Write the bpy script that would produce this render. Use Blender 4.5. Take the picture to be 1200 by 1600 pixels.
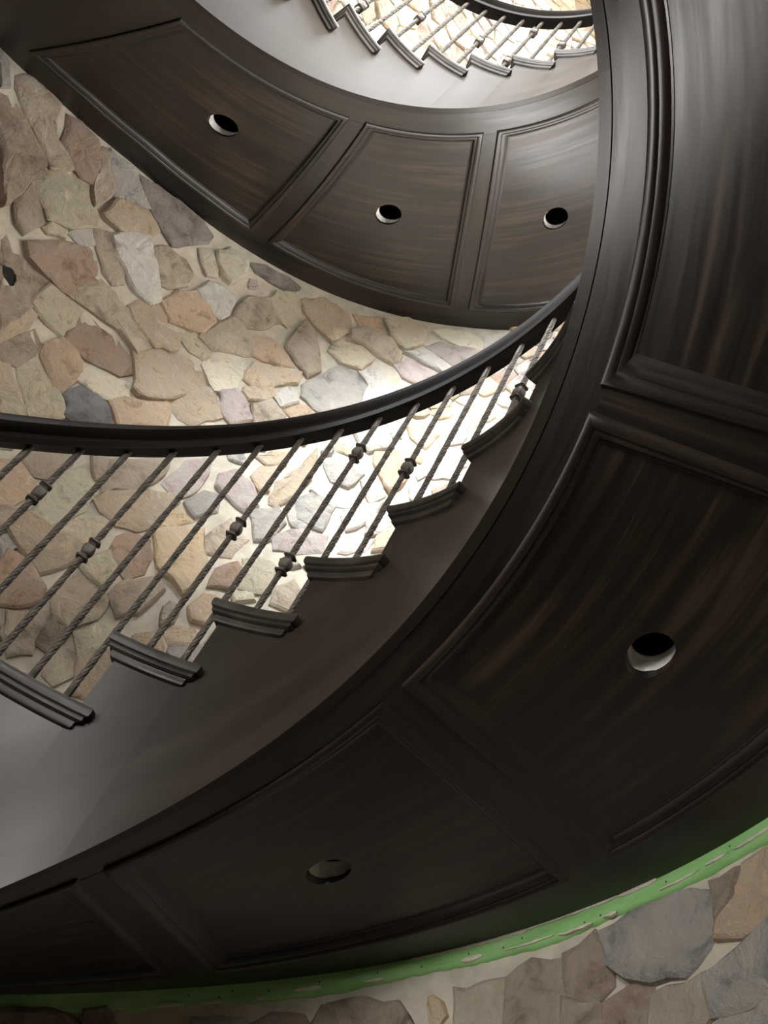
import bpy, math, random
from mathutils import Vector, Matrix

for o in list(bpy.data.objects):
    bpy.data.objects.remove(o, do_unlink=True)
scene = bpy.context.scene
COL = scene.collection
rnd = random.Random(7)
S = 0.72                      # metres per unit of the lower stair's inner radius
PI = math.pi
rad, deg = math.radians, math.degrees

# ------------------------------------------------------------------ camera
cam_d = bpy.data.cameras.new('camera')
cam = bpy.data.objects.new('camera', cam_d)
COL.objects.link(cam)
CAM_O = (0.74776, -1.61053, 0.16819)
CAM_R = (0.86822393, -0.30781716, 0.38914754)
CAM_U = (-0.49617256, -0.5386316, 0.68094698)
CAM_F = (0.0, 0.78429879, 0.62038327)
FPX = 1210.27
cam_d.sensor_fit = 'VERTICAL'
cam_d.sensor_height = 36.0
cam_d.lens = FPX / 1600 * 36.0
cam_d.clip_start = 0.02
m = Matrix.Identity(4)
for i in range(3):
    m[i][0], m[i][1], m[i][2], m[i][3] = CAM_R[i], CAM_U[i], -CAM_F[i], CAM_O[i] * S
cam.matrix_world = m
scene.camera = cam

# ------------------------------------------------------------------ light and exposure
vs = scene.view_settings
vs.view_transform = 'Standard'
vs.look = 'None'
vs.gamma = 1.0
vs.use_curve_mapping = False
vs.exposure = 0.48
world = bpy.data.worlds.new('world')
scene.world = world
world.use_nodes = True
bg = world.node_tree.nodes['Background']
bg.inputs[0].default_value = (0.80, 0.88, 1.0, 1)
bg.inputs[1].default_value = 1.0

def area_light(name, pos, target, sx, sy, power, color, shape='RECTANGLE', spread=PI):
    d = bpy.data.lights.new(name, 'AREA')
    d.shape = shape
    d.size = sx * S
    d.size_y = sy * S
    d.energy = power
    d.color = color
    d.spread = spread
    o = bpy.data.objects.new(name, d)
    COL.objects.link(o)
    p, t = Vector(pos) * S, Vector(target) * S
    o.location = p
    o.rotation_euler = (t - p).to_track_quat('-Z', 'Y').to_euler()
    return o

def cyl(r, fd, z):
    return (r * math.sin(rad(fd)), r * math.cos(rad(fd)), z)

# daylight: tall window beside the lower flight, roof light, doorway and high window behind the viewer
WIN = {1: (-168, -118, 4.9, 7.2), 2: (-176, -128, 8.6, 12.8), 3: (-170, -138, 1.3, 2.4), 6: (-128, -116, 0.35, 0.95), 5: (58, 98, 3.4, 5.8)}
area_light('window_daylight', cyl(3.05, -143, 6.05), cyl(0.6, 30, 4.6), 2.0, 2.1, 520, (0.93, 0.97, 1.0))
area_light('roof_daylight', (0, 0, 14.9), (0, 0, 0), 2.6, 2.6, 650, (0.96, 0.98, 1.0), 'DISK')
area_light('high_window_daylight', cyl(2.95, -152, 10.7), cyl(0, 0, 8.0), 1.9, 4.0, 120, (0.95, 0.98, 1.0))
area_light('landing_window_daylight', cyl(2.85, -154, 1.85), cyl(0, 0, 1.5), 1.3, 1.05, 38, (1.0, 0.96, 0.90))
area_light('low_window_daylight', cyl(2.82, -122, 0.65), cyl(0, 0, 0.55), 0.5, 0.56, 34, (1.0, 0.96, 0.90))
area_light('side_window_daylight', cyl(2.85, 78, 4.6), cyl(0, 0, 4.0), 1.5, 2.3, 62, (1.0, 0.96, 0.91))

# ------------------------------------------------------------------ helpers
def tag(o, label=None, cat=None, group=None, kind=None):
    if label: o['label'] = label
    if cat: o['category'] = cat
    if group: o['group'] = group
    if kind: o['kind'] = kind
    return o

def empty(name, loc):
    o = bpy.data.objects.new(name, None)
    o.empty_display_size = 0.1
    COL.objects.link(o)
    o.location = Vector(loc) * S
    return o

def mesh_data(name, verts, faces, mats, uv=None, smooth=True, fmat=None, org=(0, 0, 0)):
    me = bpy.data.meshes.new(name)
    ox, oy, oz = org
    me.from_pydata([((x - ox) * S, (y - oy) * S, (z - oz) * S) for x, y, z in verts], [], faces)
    if not isinstance(mats, (list, tuple)): mats = [mats]
    for mm in mats: me.materials.append(mm)
    if smooth:
        me.polygons.foreach_set('use_smooth', [True] * len(me.polygons))
    if fmat:
        me.polygons.foreach_set('material_index', fmat)
    if uv:
        l = me.uv_layers.new(name='UVMap')
        idx = [0] * len(me.loops)
        me.loops.foreach_get('vertex_index', idx)
        flat = []
        for i in idx: flat += [uv[i][0] * S, uv[i][1] * S]
        l.data.foreach_set('uv', flat)
    me.update()
    return me

def link(name, me, parent=None, loc=None):
    """Object for a mesh whose coordinates are relative to loc (world), parented without moving it."""
    o = bpy.data.objects.new(name, me)
    COL.objects.link(o)
    if loc is not None: o.location = Vector(loc) * S
    if parent is not None:
        w = Vector((0, 0, 0))
        p = parent
        while p is not None:
            w = w + p.location
            p = p.parent
        o.parent = parent
        o.location = o.location - w
    return o

def auto_sharp(me, ang=40):
    me.polygons.foreach_set('use_smooth', [True] * len(me.polygons))
    try:
        me.set_sharp_from_angle(angle=rad(ang))
    except Exception:
        pass
    return me

def obj(name, verts, faces, mats, parent=None, uv=None, smooth=True, ang=40, fmat=None):
    n = len(verts)
    c = [sum(v[i] for v in verts) / n for i in range(3)]
    me = mesh_data(name, verts, faces, mats, uv, smooth, fmat, c)
    if smooth: auto_sharp(me, ang)
    return link(name, me, parent, c)

def grid_faces(nu, nv, off=0, closed_v=False, flip=False):
    """faces of nu x nv points, index = off + i*nv + j"""
    f = []
    for i in range(nu - 1):
        for j in range(nv if closed_v else nv - 1):
            a, b = off + i * nv + j, off + i * nv + (j + 1) % nv
            c, d = off + (i + 1) * nv + (j + 1) % nv, off + (i + 1) * nv + j
            f.append((a, d, c, b) if flip else (a, b, c, d))
    return f

# ------------------------------------------------------------------ materials
def new_mat(name):
    mt = bpy.data.materials.new(name)
    mt.use_nodes = True
    nt = mt.node_tree
    return mt, nt, nt.nodes['Principled BSDF']

def node(nt, t, **kw):
    n = nt.nodes.new(t)
    for k, v in kw.items():
        if hasattr(n, k): setattr(n, k, v)
        else: n.inputs[k].default_value = v
    return n

def ramp(nt, pts):
    n = nt.nodes.new('ShaderNodeValToRGB')
    e = n.color_ramp.elements
    while len(e) < len(pts): e.new(0.5)
    for el, (p, c) in zip(e, pts):
        el.position = p
        el.color = (*c, 1)
    return n

def wood_mat(name, dark, mid, light, rough=0.34, spec=0.5, uvmap=True, stretch=(1.6, 30.0), bump=0.06, coat=0.0, vary=1.0):
    mt, nt, b = new_mat(name)
    tc = node(nt, 'ShaderNodeTexCoord')
    mp = node(nt, 'ShaderNodeMapping')
    mp.inputs['Scale'].default_value = (stretch[0], stretch[1], 1 if uvmap else stretch[1])
    nt.links.new(tc.outputs['UV' if uvmap else 'Object'], mp.inputs['Vector'])
    oi = node(nt, 'ShaderNodeObjectInfo')
    ad = node(nt, 'ShaderNodeVectorMath', operation='ADD')
    cmb = node(nt, 'ShaderNodeCombineXYZ')
    mul = node(nt, 'ShaderNodeMath', operation='MULTIPLY')
    mul.inputs[1].default_value = 37.0
    nt.links.new(oi.outputs['Random'], mul.inputs[0])
    nt.links.new(mul.outputs[0], cmb.inputs[0])
    nt.links.new(mul.outputs[0], cmb.inputs[1])
    nt.links.new(mp.outputs[0], ad.inputs[0])
    nt.links.new(cmb.outputs[0], ad.inputs[1])
    n1 = node(nt, 'ShaderNodeTexNoise')
    n1.inputs['Scale'].default_value = 1.0
    n1.inputs['Detail'].default_value = 7
    n1.inputs['Roughness'].default_value = 0.62
    n1.inputs['Distortion'].default_value = 0.4
    nt.links.new(ad.outputs[0], n1.inputs['Vector'])
    n2 = node(nt, 'ShaderNodeTexNoise')
    n2.inputs['Scale'].default_value = 3.0
    n2.inputs['Detail'].default_value = 3
    nt.links.new(tc.outputs['Object'], n2.inputs['Vector'])
    mx = node(nt, 'ShaderNodeMath', operation='ADD')
    m2 = node(nt, 'ShaderNodeMath', operation='MULTIPLY')
    m2.inputs[1].default_value = 0.35
    nt.links.new(n2.outputs['Fac'], m2.inputs[0])
    nt.links.new(n1.outputs['Fac'], mx.inputs[0])
    nt.links.new(m2.outputs[0], mx.inputs[1])
    cr = ramp(nt, [(0.50, dark), (0.68, mid), (0.86, light)])
    nt.links.new(mx.outputs[0], cr.inputs[0])
    nt.links.new(cr.outputs[0], b.inputs['Base Color'])
    rr = node(nt, 'ShaderNodeMapRange')
    rr.inputs['From Min'].default_value = 0.35
    rr.inputs['From Max'].default_value = 0.65
    rr.inputs['To Min'].default_value = rough - 0.09 * vary
    rr.inputs['To Max'].default_value = rough + 0.11 * vary
    nt.links.new(n1.outputs['Fac'], rr.inputs['Value'])
    nt.links.new(rr.outputs[0], b.inputs['Roughness'])
    b.inputs['Coat Weight'].default_value = coat
    b.inputs['Specular IOR Level'].default_value = spec
    b.inputs['Coat Roughness'].default_value = 0.36
    bp = node(nt, 'ShaderNodeBump')
    bp.inputs['Strength'].default_value = bump
    bp.inputs['Distance'].default_value = 0.004
    nt.links.new(n1.outputs['Fac'], bp.inputs['Height'])
    nt.links.new(bp.outputs[0], b.inputs['Normal'])
    return mt

DK, MD, LT = (0.006, 0.004, 0.003), (0.016, 0.0095, 0.006), (0.058, 0.037, 0.023)
M_panel = wood_mat('dark_stained_panel_wood', DK, MD, LT, 0.40, coat=0.3)
M_frame = wood_mat('dark_stained_frame_wood', DK, (0.016, 0.0105, 0.0075), (0.034, 0.021, 0.014), 0.40, coat=0.3)
M_fascia = wood_mat('dark_stained_stringer_wood', (0.017, 0.0125, 0.0095), (0.022, 0.016, 0.012), (0.029, 0.021, 0.015), 0.38, 0.42, stretch=(1.2, 7.0), bump=0.015, vary=0.25)
M_tread = wood_mat('dark_stained_tread_wood', (0.014, 0.011, 0.009), (0.024, 0.019, 0.015), (0.045, 0.034, 0.026), 0.44, 0.42, uvmap=False, stretch=(6, 6))
M_rail = wood_mat('black_brown_handrail_wood', (0.006, 0.0045, 0.004), (0.010, 0.0075, 0.006), (0.018, 0.013, 0.010), 0.46, 0.15, stretch=(2.0, 30))

def simple_mat(name, col, rough=0.6, metal=0.0, noise=0.0, scale=20, bump=0.0):
    mt, nt, b = new_mat(name)
    b.inputs['Roughness'].default_value = rough
    b.inputs['Metallic'].default_value = metal
    tc = node(nt, 'ShaderNodeTexCoord')
    n = node(nt, 'ShaderNodeTexNoise')
    n.inputs['Scale'].default_value = scale
    n.inputs['Detail'].default_value = 6
    nt.links.new(tc.outputs['Object'], n.inputs['Vector'])
    lo = tuple(c * (1 - noise) for c in col)
    hi = tuple(min(1, c * (1 + noise)) for c in col)
    cr = ramp(nt, [(0.3, lo), (0.7, hi)])
    nt.links.new(n.outputs['Fac'], cr.inputs[0])
    nt.links.new(cr.outputs[0], b.inputs['Base Color'])
    if bump:
        bp = node(nt, 'ShaderNodeBump')
        bp.inputs['Strength'].default_value = bump
        bp.inputs['Distance'].default_value = 0.01
        nt.links.new(n.outputs['Fac'], bp.inputs['Height'])
        nt.links.new(bp.outputs[0], b.inputs['Normal'])
    return mt

M_iron = simple_mat('wrought_iron', (0.085, 0.072, 0.058), 0.58, 0.25, 0.5, 34, 0.3)
M_hole = simple_mat('raw_drywall_edge', (0.80, 0.79, 0.75), 0.9, 0, 0.3, 18, 0.3)
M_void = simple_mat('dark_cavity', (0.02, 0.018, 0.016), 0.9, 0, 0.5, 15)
M_mortar = simple_mat('beige_mortar', (0.58, 0.53, 0.44), 0.95, 0, 0.18, 14, 0.6)
M_mud = simple_mat('pale_joint_compound', (0.66, 0.63, 0.52), 0.9, 0, 0.2, 25, 0.4)
M_screw = simple_mat('black_screw', (0.02, 0.02, 0.018), 0.5)
M_white = simple_mat('white_window_paint', (0.75, 0.74, 0.71), 0.5, 0, 0.05, 10)
M_floor = wood_mat('dark_floor_wood', (0.03, 0.02, 0.014), (0.05, 0.034, 0.022), (0.08, 0.055, 0.035), 0.4, 0.5, False, (3, 30))
M_ceil = simple_mat('white_plaster', (0.72, 0.70, 0.66), 0.9, 0, 0.05, 6)

def green_mat():
    mt, nt, b = new_mat('green_moisture_board')
    tc = node(nt, 'ShaderNodeTexCoord')
    mp = node(nt, 'ShaderNodeMapping')
    mp.inputs['Scale'].default_value = (3.0, 14.0, 1)
    nt.links.new(tc.outputs['UV'], mp.inputs['Vector'])
    n = node(nt, 'ShaderNodeTexNoise')
    n.inputs['Scale'].default_value = 2.2
    n.inputs['Detail'].default_value = 8
    n.inputs['Roughness'].default_value = 0.65
    nt.links.new(mp.outputs[0], n.inputs['Vector'])
    cr = ramp(nt, [(0.30, (0.22, 0.46, 0.15)), (0.50, (0.31, 0.60, 0.22)), (0.64, (0.35, 0.63, 0.26)), (0.70, (0.58, 0.62, 0.46))])
    nt.links.new(n.outputs['Fac'], cr.inputs[0])
    nt.links.new(cr.outputs[0], b.inputs['Base Color'])
    b.inputs['Roughness'].default_value = 0.8
    return mt
M_green = green_mat()

def stone_mat(name, col, col2):
    mt, nt, b = new_mat(name)
    tc = node(nt, 'ShaderNodeTexCoord')
    oi = node(nt, 'ShaderNodeObjectInfo')
    ad = node(nt, 'ShaderNodeVectorMath', operation='ADD')
    ml = node(nt, 'ShaderNodeVectorMath', operation='SCALE')
    ml.inputs['Scale'].default_value = 1.0
    nt.links.new(oi.outputs['Location'], ml.inputs[0])
    nt.links.new(tc.outputs['Object'], ad.inputs[0])
    nt.links.new(ml.outputs[0], ad.inputs[1])
    n = node(nt, 'ShaderNodeTexNoise')
    n.inputs['Scale'].default_value = 10.0
    n.inputs['Detail'].default_value = 9
    n.inputs['Roughness'].default_value = 0.66
    n.inputs['Distortion'].default_value = 0.5
    nt.links.new(ad.outputs[0], n.inputs['Vector'])
    dk = tuple(c * 0.58 for c in col)
    cr = ramp(nt, [(0.33, dk), (0.45, col), (0.57, col2), (0.70, tuple(min(0.9, c * 1.25) for c in col))])
    nt.links.new(n.outputs['Fac'], cr.inputs[0])
    hs = node(nt, 'ShaderNodeHueSaturation')
    mr = node(nt, 'ShaderNodeMapRange')
    mr.inputs['To Min'].default_value = 0.86
    mr.inputs['To Max'].default_value = 1.12
    nt.links.new(oi.outputs['Random'], mr.inputs['Value'])
    nt.links.new(mr.outputs[0], hs.inputs['Value'])
    nt.links.new(cr.outputs[0], hs.inputs['Color'])
    nt.links.new(hs.outputs[0], b.inputs['Base Color'])
    b.inputs['Roughness'].default_value = 0.9
    n3 = node(nt, 'ShaderNodeTexNoise')
    n3.inputs['Scale'].default_value = 18.0
    n3.inputs['Detail'].default_value = 8
    n3.inputs['Roughness'].default_value = 0.7
    nt.links.new(ad.outputs[0], n3.inputs['Vector'])
    sm = node(nt, 'ShaderNodeMath', operation='ADD')
    nt.links.new(n.outputs['Fac'], sm.inputs[0])
    m2 = node(nt, 'ShaderNodeMath', operation='MULTIPLY')
    m2.inputs[1].default_value = 0.6
    nt.links.new(n3.outputs['Fac'], m2.inputs[0])
    nt.links.new(m2.outputs[0], sm.inputs[1])
    bp = node(nt, 'ShaderNodeBump')
    bp.inputs['Strength'].default_value = 1.0
    bp.inputs['Distance'].default_value = 0.03
    nt.links.new(sm.outputs[0], bp.inputs['Height'])
    nt.links.new(bp.outputs[0], b.inputs['Normal'])
    return mt

GAIN = 1.22
PAL = {
    'b': ((0.58, 0.51, 0.38), (0.50, 0.46, 0.36)), 't': ((0.43, 0.36, 0.28), (0.48, 0.42, 0.34)),
    'o': ((0.55, 0.405, 0.28), (0.48, 0.38, 0.29)), 'g': ((0.40, 0.38, 0.35), (0.45, 0.41, 0.36)),
    'd': ((0.19, 0.185, 0.19), (0.26, 0.25, 0.25)), 'n': ((0.33, 0.26, 0.20), (0.38, 0.32, 0.26)),
    'p': ((0.46, 0.39, 0.36), (0.50, 0.44, 0.40)), 'c': ((0.66, 0.60, 0.47), (0.60, 0.56, 0.46)),
    'w': ((0.62, 0.59, 0.53), (0.55, 0.52, 0.47)), 'k': ((0.53, 0.42, 0.30), (0.46, 0.39, 0.31)),
    'm': ((0.25, 0.21, 0.185), (0.31, 0.28, 0.25)), 'r': ((0.40, 0.285, 0.21), (0.36, 0.29, 0.24)),
    'y': ((0.60, 0.465, 0.30), (0.55, 0.45, 0.33))}
M_stone = {k: stone_mat('stone_' + n, *[tuple(min(0.85, GAIN * c) for c in q) for q in PAL[k]]) for k, n in dict(
    b='buff', t='tan', o='peach', g='grey', d='slate', n='brown', p='mauve', c='cream', w='pale',
    k='sand', m='umber', r='russet', y='ochre').items()}

def glass_mat():
    mt = bpy.data.materials.new('clear_window_glass')
    mt.use_nodes = True
    nt = mt.node_tree
    nt.nodes.remove(nt.nodes['Principled BSDF'])
    out = nt.nodes['Material Output']
    tr = node(nt, 'ShaderNodeBsdfTransparent')
    gl = node(nt, 'ShaderNodeBsdfGlossy')
    gl.inputs['Roughness'].default_value = 0.02
    fr = node(nt, 'ShaderNodeFresnel')
    mx = node(nt, 'ShaderNodeMixShader')
    nt.links.new(fr.outputs[0], mx.inputs[0])
    nt.links.new(tr.outputs[0], mx.inputs[1])
    nt.links.new(gl.outputs[0], mx.inputs[2])
    nt.links.new(mx.outputs[0], out.inputs[0])
    return mt
M_glass = glass_mat()

# ------------------------------------------------------------------ plan of the round stair tower
def lerp_table(tab, x):
    if x <= tab[0][0]: return tab[0][1]
    for (a, b), (c, d) in zip(tab, tab[1:]):
        if x <= c: return b + (d - b) * (x - a) / (c - a)
    return tab[-1][1]

WALL_T = [(-180, 2.47), (-150, 2.47), (-110, 2.72), (-80, 2.76), (-66.1, 2.672), (-58, 2.56), (-48.4, 2.477),
          (-37.2, 2.441), (-25, 2.437), (0, 2.44), (14, 2.452), (22, 2.47), (180, 2.47)]

def rwall(fd, z):
    fd = (fd + 180) % 360 - 180
    w = lerp_table(WALL_T, fd)
    t = min(1, max(0, (z - 1.6) / 2.2))
    t = t * t * (3 - 2 * t)
    return 2.314 * (1 - t) + w * t

HL = 1.07116                      # rise per radian, lower flight
UX, UY, HU, ZU = -0.3183, -0.4397, 1.2844, 5.05   # centre, rise per radian and level of the upper flight

class Flight:
    def __init__(s, cx, cy, rin, zf):
        s.cx, s.cy, s.rin, s.zf = cx, cy, rin, zf
        s.cache = {}
    def p(s, r, f, dz=0.0):
        return (s.cx + r * math.sin(f), s.cy + r * math.cos(f), s.zf(f) + dz)
    def pz(s, r, f, z):
        return (s.cx + r * math.sin(f), s.cy + r * math.cos(f), z)
    def rout(s, f):
        k = round(f, 5)
        if k in s.cache: return s.cache[k]
        lo, hi = 1.5, 3.6
        for _ in range(30):
            mid = (lo + hi) / 2
            x, y, z = s.p(mid, f)
            if math.hypot(x, y) < rwall(deg(math.atan2(x, y)), z): lo = mid
            else: hi = mid
        s.cache[k] = lo
        return lo

low = Flight(0, 0, 1.0, lambda f: HL * f)
upp = Flight(UX, UY, 1.22, lambda f: ZU + HU * f)
class Landing(Flight):
    U0, U1 = 2.95, 2 * PI - 1.18
    def __init__(s):
        super().__init__(0, 0, 1.0, None)
        s.zf = lambda f: HL * s.U0 + (ZU + HU * (s.U1 - 2 * PI) - HL * s.U0) * s.t(f)
    def t(s, f): return min(1, max(0, (f - s.U0) / (s.U1 - s.U0)))
    def p(s, r, f, dz=0.0):
        t = s.t(f)
        r = r + 0.22 * t
        return (UX * t + r * math.sin(f), UY * t + r * math.cos(f), s.zf(f) + dz)
    def pz(s, r, f, z):
        x, y, _ = s.p(r, f)
        return (x, y, z)
land = Landing()

# ------------------------------------------------------------------ tower shell: round wall with openings
def build_wall():
    NC = 180
    cols = [-180 + 360 * i / NC for i in range(NC)]
    rows = sorted(set([-3.0, 14.2] + [round(-3.0 + 0.3 * i, 3) for i in range(58) if -3.0 + 0.3 * i < 14.2]
                      + [w[2] for w in WIN.values()] + [w[3] for w in WIN.values()]))
    def is_open(i, j):
        a = cols[i] + 180 / NC
        z = (rows[j] + rows[j + 1]) / 2
        return any(w[0] < a < w[1] and w[2] < z < w[3] for w in WIN.values())
    V, F = [], []
    nr = len(rows)
    for side in (0, 1):
        for c in cols:
            for z in rows:
                r = rwall(c, z) + (0.30 if side else 0.0)
                V.append(cyl(r, c, z))
    def vi(side, i, j): return side * NC * nr + (i % NC) * nr + j
    for i in range(NC):
        for j in range(nr - 1):
            if is_open(i, j): continue
            F.append((vi(0, i, j), vi(0, i, j + 1), vi(0, i + 1, j + 1), vi(0, i + 1, j)))
            F.append((vi(1, i, j), vi(1, i + 1, j), vi(1, i + 1, j + 1), vi(1, i, j + 1)))
            for ni, nj, e in (((i - 1) % NC, j, ((i, j), (i, j + 1))), ((i + 1) % NC, j, ((i + 1, j), (i + 1, j + 1))),
                              (i, j - 1, ((i, j), (i + 1, j))), (i, j + 1, ((i, j + 1), (i + 1, j + 1)))):
                if nj < 0 or nj >= nr - 1 or is_open(ni, nj):
                    (a, b), (c, d) = e
                    F.append((vi(0, a, b), vi(0, c, d), vi(1, c, d), vi(1, a, b)))
    me = mesh_data('wall_round', V, F, M_mortar)
    auto_sharp(me, 50)
    o = link('wall_round', me)
    tag(o, 'round stairwell wall of irregular fieldstone in pale mortar', 'wall', kind='structure')
    return o
wall = build_wall()

def disc_floor(name, z0, z1, r, mat, hole=0.0):
    N = 72
    V, F = [], []
    for z in (z0, z1):
        for rr in (hole, r):
            for i in range(N):
                V.append(cyl(max(rr, 0.001), 360 * i / N, z))
    for i in range(N):
        k = (i + 1) % N
        F.append((N + i, N + k, k, i))
        F.append((2 * N + i, 2 * N + k, 3 * N + k, 3 * N + i))
        F.append((N + i, 3 * N + i, 3 * N + k, N + k))
        F.append((i, k, 2 * N + k, 2 * N + i))
    return obj(name, V, F, mat, smooth=False)
tag(disc_floor('floor', -3.12, -3.0, 3.1, M_floor), 'brown wooden floor at the foot of the stairwell', 'floor', kind='structure')
tag(disc_floor('ceiling', 14.2, 14.35, 3.1, M_ceil, 1.35), 'white plaster ceiling ring around the roof light', 'ceiling', kind='structure')

def window(n, arc, mv, mh, label):
    f0, f1, z0, z1 = arc
    V, F = [], []
    def bar(fa, fb, za, zb, r0, r1, ns=8):
        b = len(V)
        for i in range(ns + 1):
            f = fa + (fb - fa) * i / ns
            for r, z in ((r0, za), (r1, za), (r1, zb), (r0, zb)):
                V.append(cyl(r, f, z))
        F.extend(grid_faces(ns + 1, 4, b, True))
        F.append((b, b + 1, b + 2, b + 3))
        e = b + ns * 4
        F.append((e + 3, e + 2, e + 1, e))
    R = rwall((f0 + f1) / 2, (z0 + z1) / 2) + 0.14
    t = 1.6
    for fa, fb, za, zb in ((f0, f1, z0, z0 + 0.07), (f0, f1, z1 - 0.07, z1), (f0, f0 + t, z0, z1), (f1 - t, f1, z0, z1)):
        bar(fa, fb, za, zb, R - 0.05, R + 0.05)
    w = obj('window_%d' % n, V, F, M_white, smooth=False)
    tag(w, label, 'window', kind='structure')
    V, F = [], []
    for i in range(1, mv):
        f = f0 + (f1 - f0) * i / mv
        bar(f - 0.5, f + 0.5, z0, z1, R - 0.03, R + 0.03, 1)
    for i in range(1, mh):
        z = z0 + (z1 - z0) * i / mh
        bar(f0, f1, z - 0.018, z + 0.018, R - 0.03, R + 0.03)
    obj('glazing_bars', V, F, M_white, w, smooth=False)
    for i in range(mv):
        for j in range(mh):
            V, F = [], []
            bar(f0 + (f1 - f0) * i / mv, f0 + (f1 - f0) * (i + 1) / mv, z0 + (z1 - z0) * j / mh, z0 + (z1 - z0) * (j + 1) / mh, R - 0.004, R + 0.004, 3)
            obj('pane', V, F, M_glass, w, smooth=False)
window(1, WIN[1], 2, 3, 'wide white framed window above the stair landing')
window(2, WIN[2], 2, 4, 'high white framed window over the upper flight')
window(3, WIN[3], 2, 2, 'white framed window tucked under the stair landing')
window(6, WIN[6], 2, 2, 'small low white framed window facing the lower flight')
window(5, WIN[5], 2, 3, 'tall white framed window beside the lower flight')

# ------------------------------------------------------------------ stair parts
TH = 0.035

def slab(fl, fa, fb, ra, rb, dz0, dz1, nf, nr=2, radial_grain=False):
    """curved board following the soffit: fa, fb are angles as functions of t, ra, rb radii as functions of angle"""
    V, UV = [], []
    for dz in (dz0, dz1):
        for i in range(nf + 1):
            s = i / nf
            for j in range(nr + 1):
                t = j / nr
                f = fa(t) + (fb(t) - fa(t)) * s
                r = ra(f) + (rb(f) - ra(f)) * t
                V.append(fl.p(r, f, dz))
                UV.append((r, f * 1.7) if radial_grain else (f * 1.7, r))
    n = (nf + 1) * (nr + 1)
    F = grid_faces(nf + 1, nr + 1, 0) + grid_faces(nf + 1, nr + 1, n, flip=True)
    w = nr + 1
    for i in range(nf):
        a, b = i * w, (i + 1) * w
        F.append((a, b, n + b, n + a))
        a, b = i * w + nr, (i + 1) * w + nr
        F.append((b, a, n + a, n + b))
    for j in range(nr):
        F.append((j + 1, j, n + j, n + j + 1))
        k = nf * w
        F.append((k + j, k + j + 1, n + k + j + 1, n + k + j))
    return V, F, UV

MOULD = [(-0.014, 0.004), (-0.014, -0.009), (-0.008, -0.015), (0.004, -0.016), (0.012, -0.011), (0.016, -0.003), (0.022, -0.004),
         (0.032, 0.002), (0.040, 0.012), (0.044, 0.020), (0.050, 0.021), (0.054, 0.026)]

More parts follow.
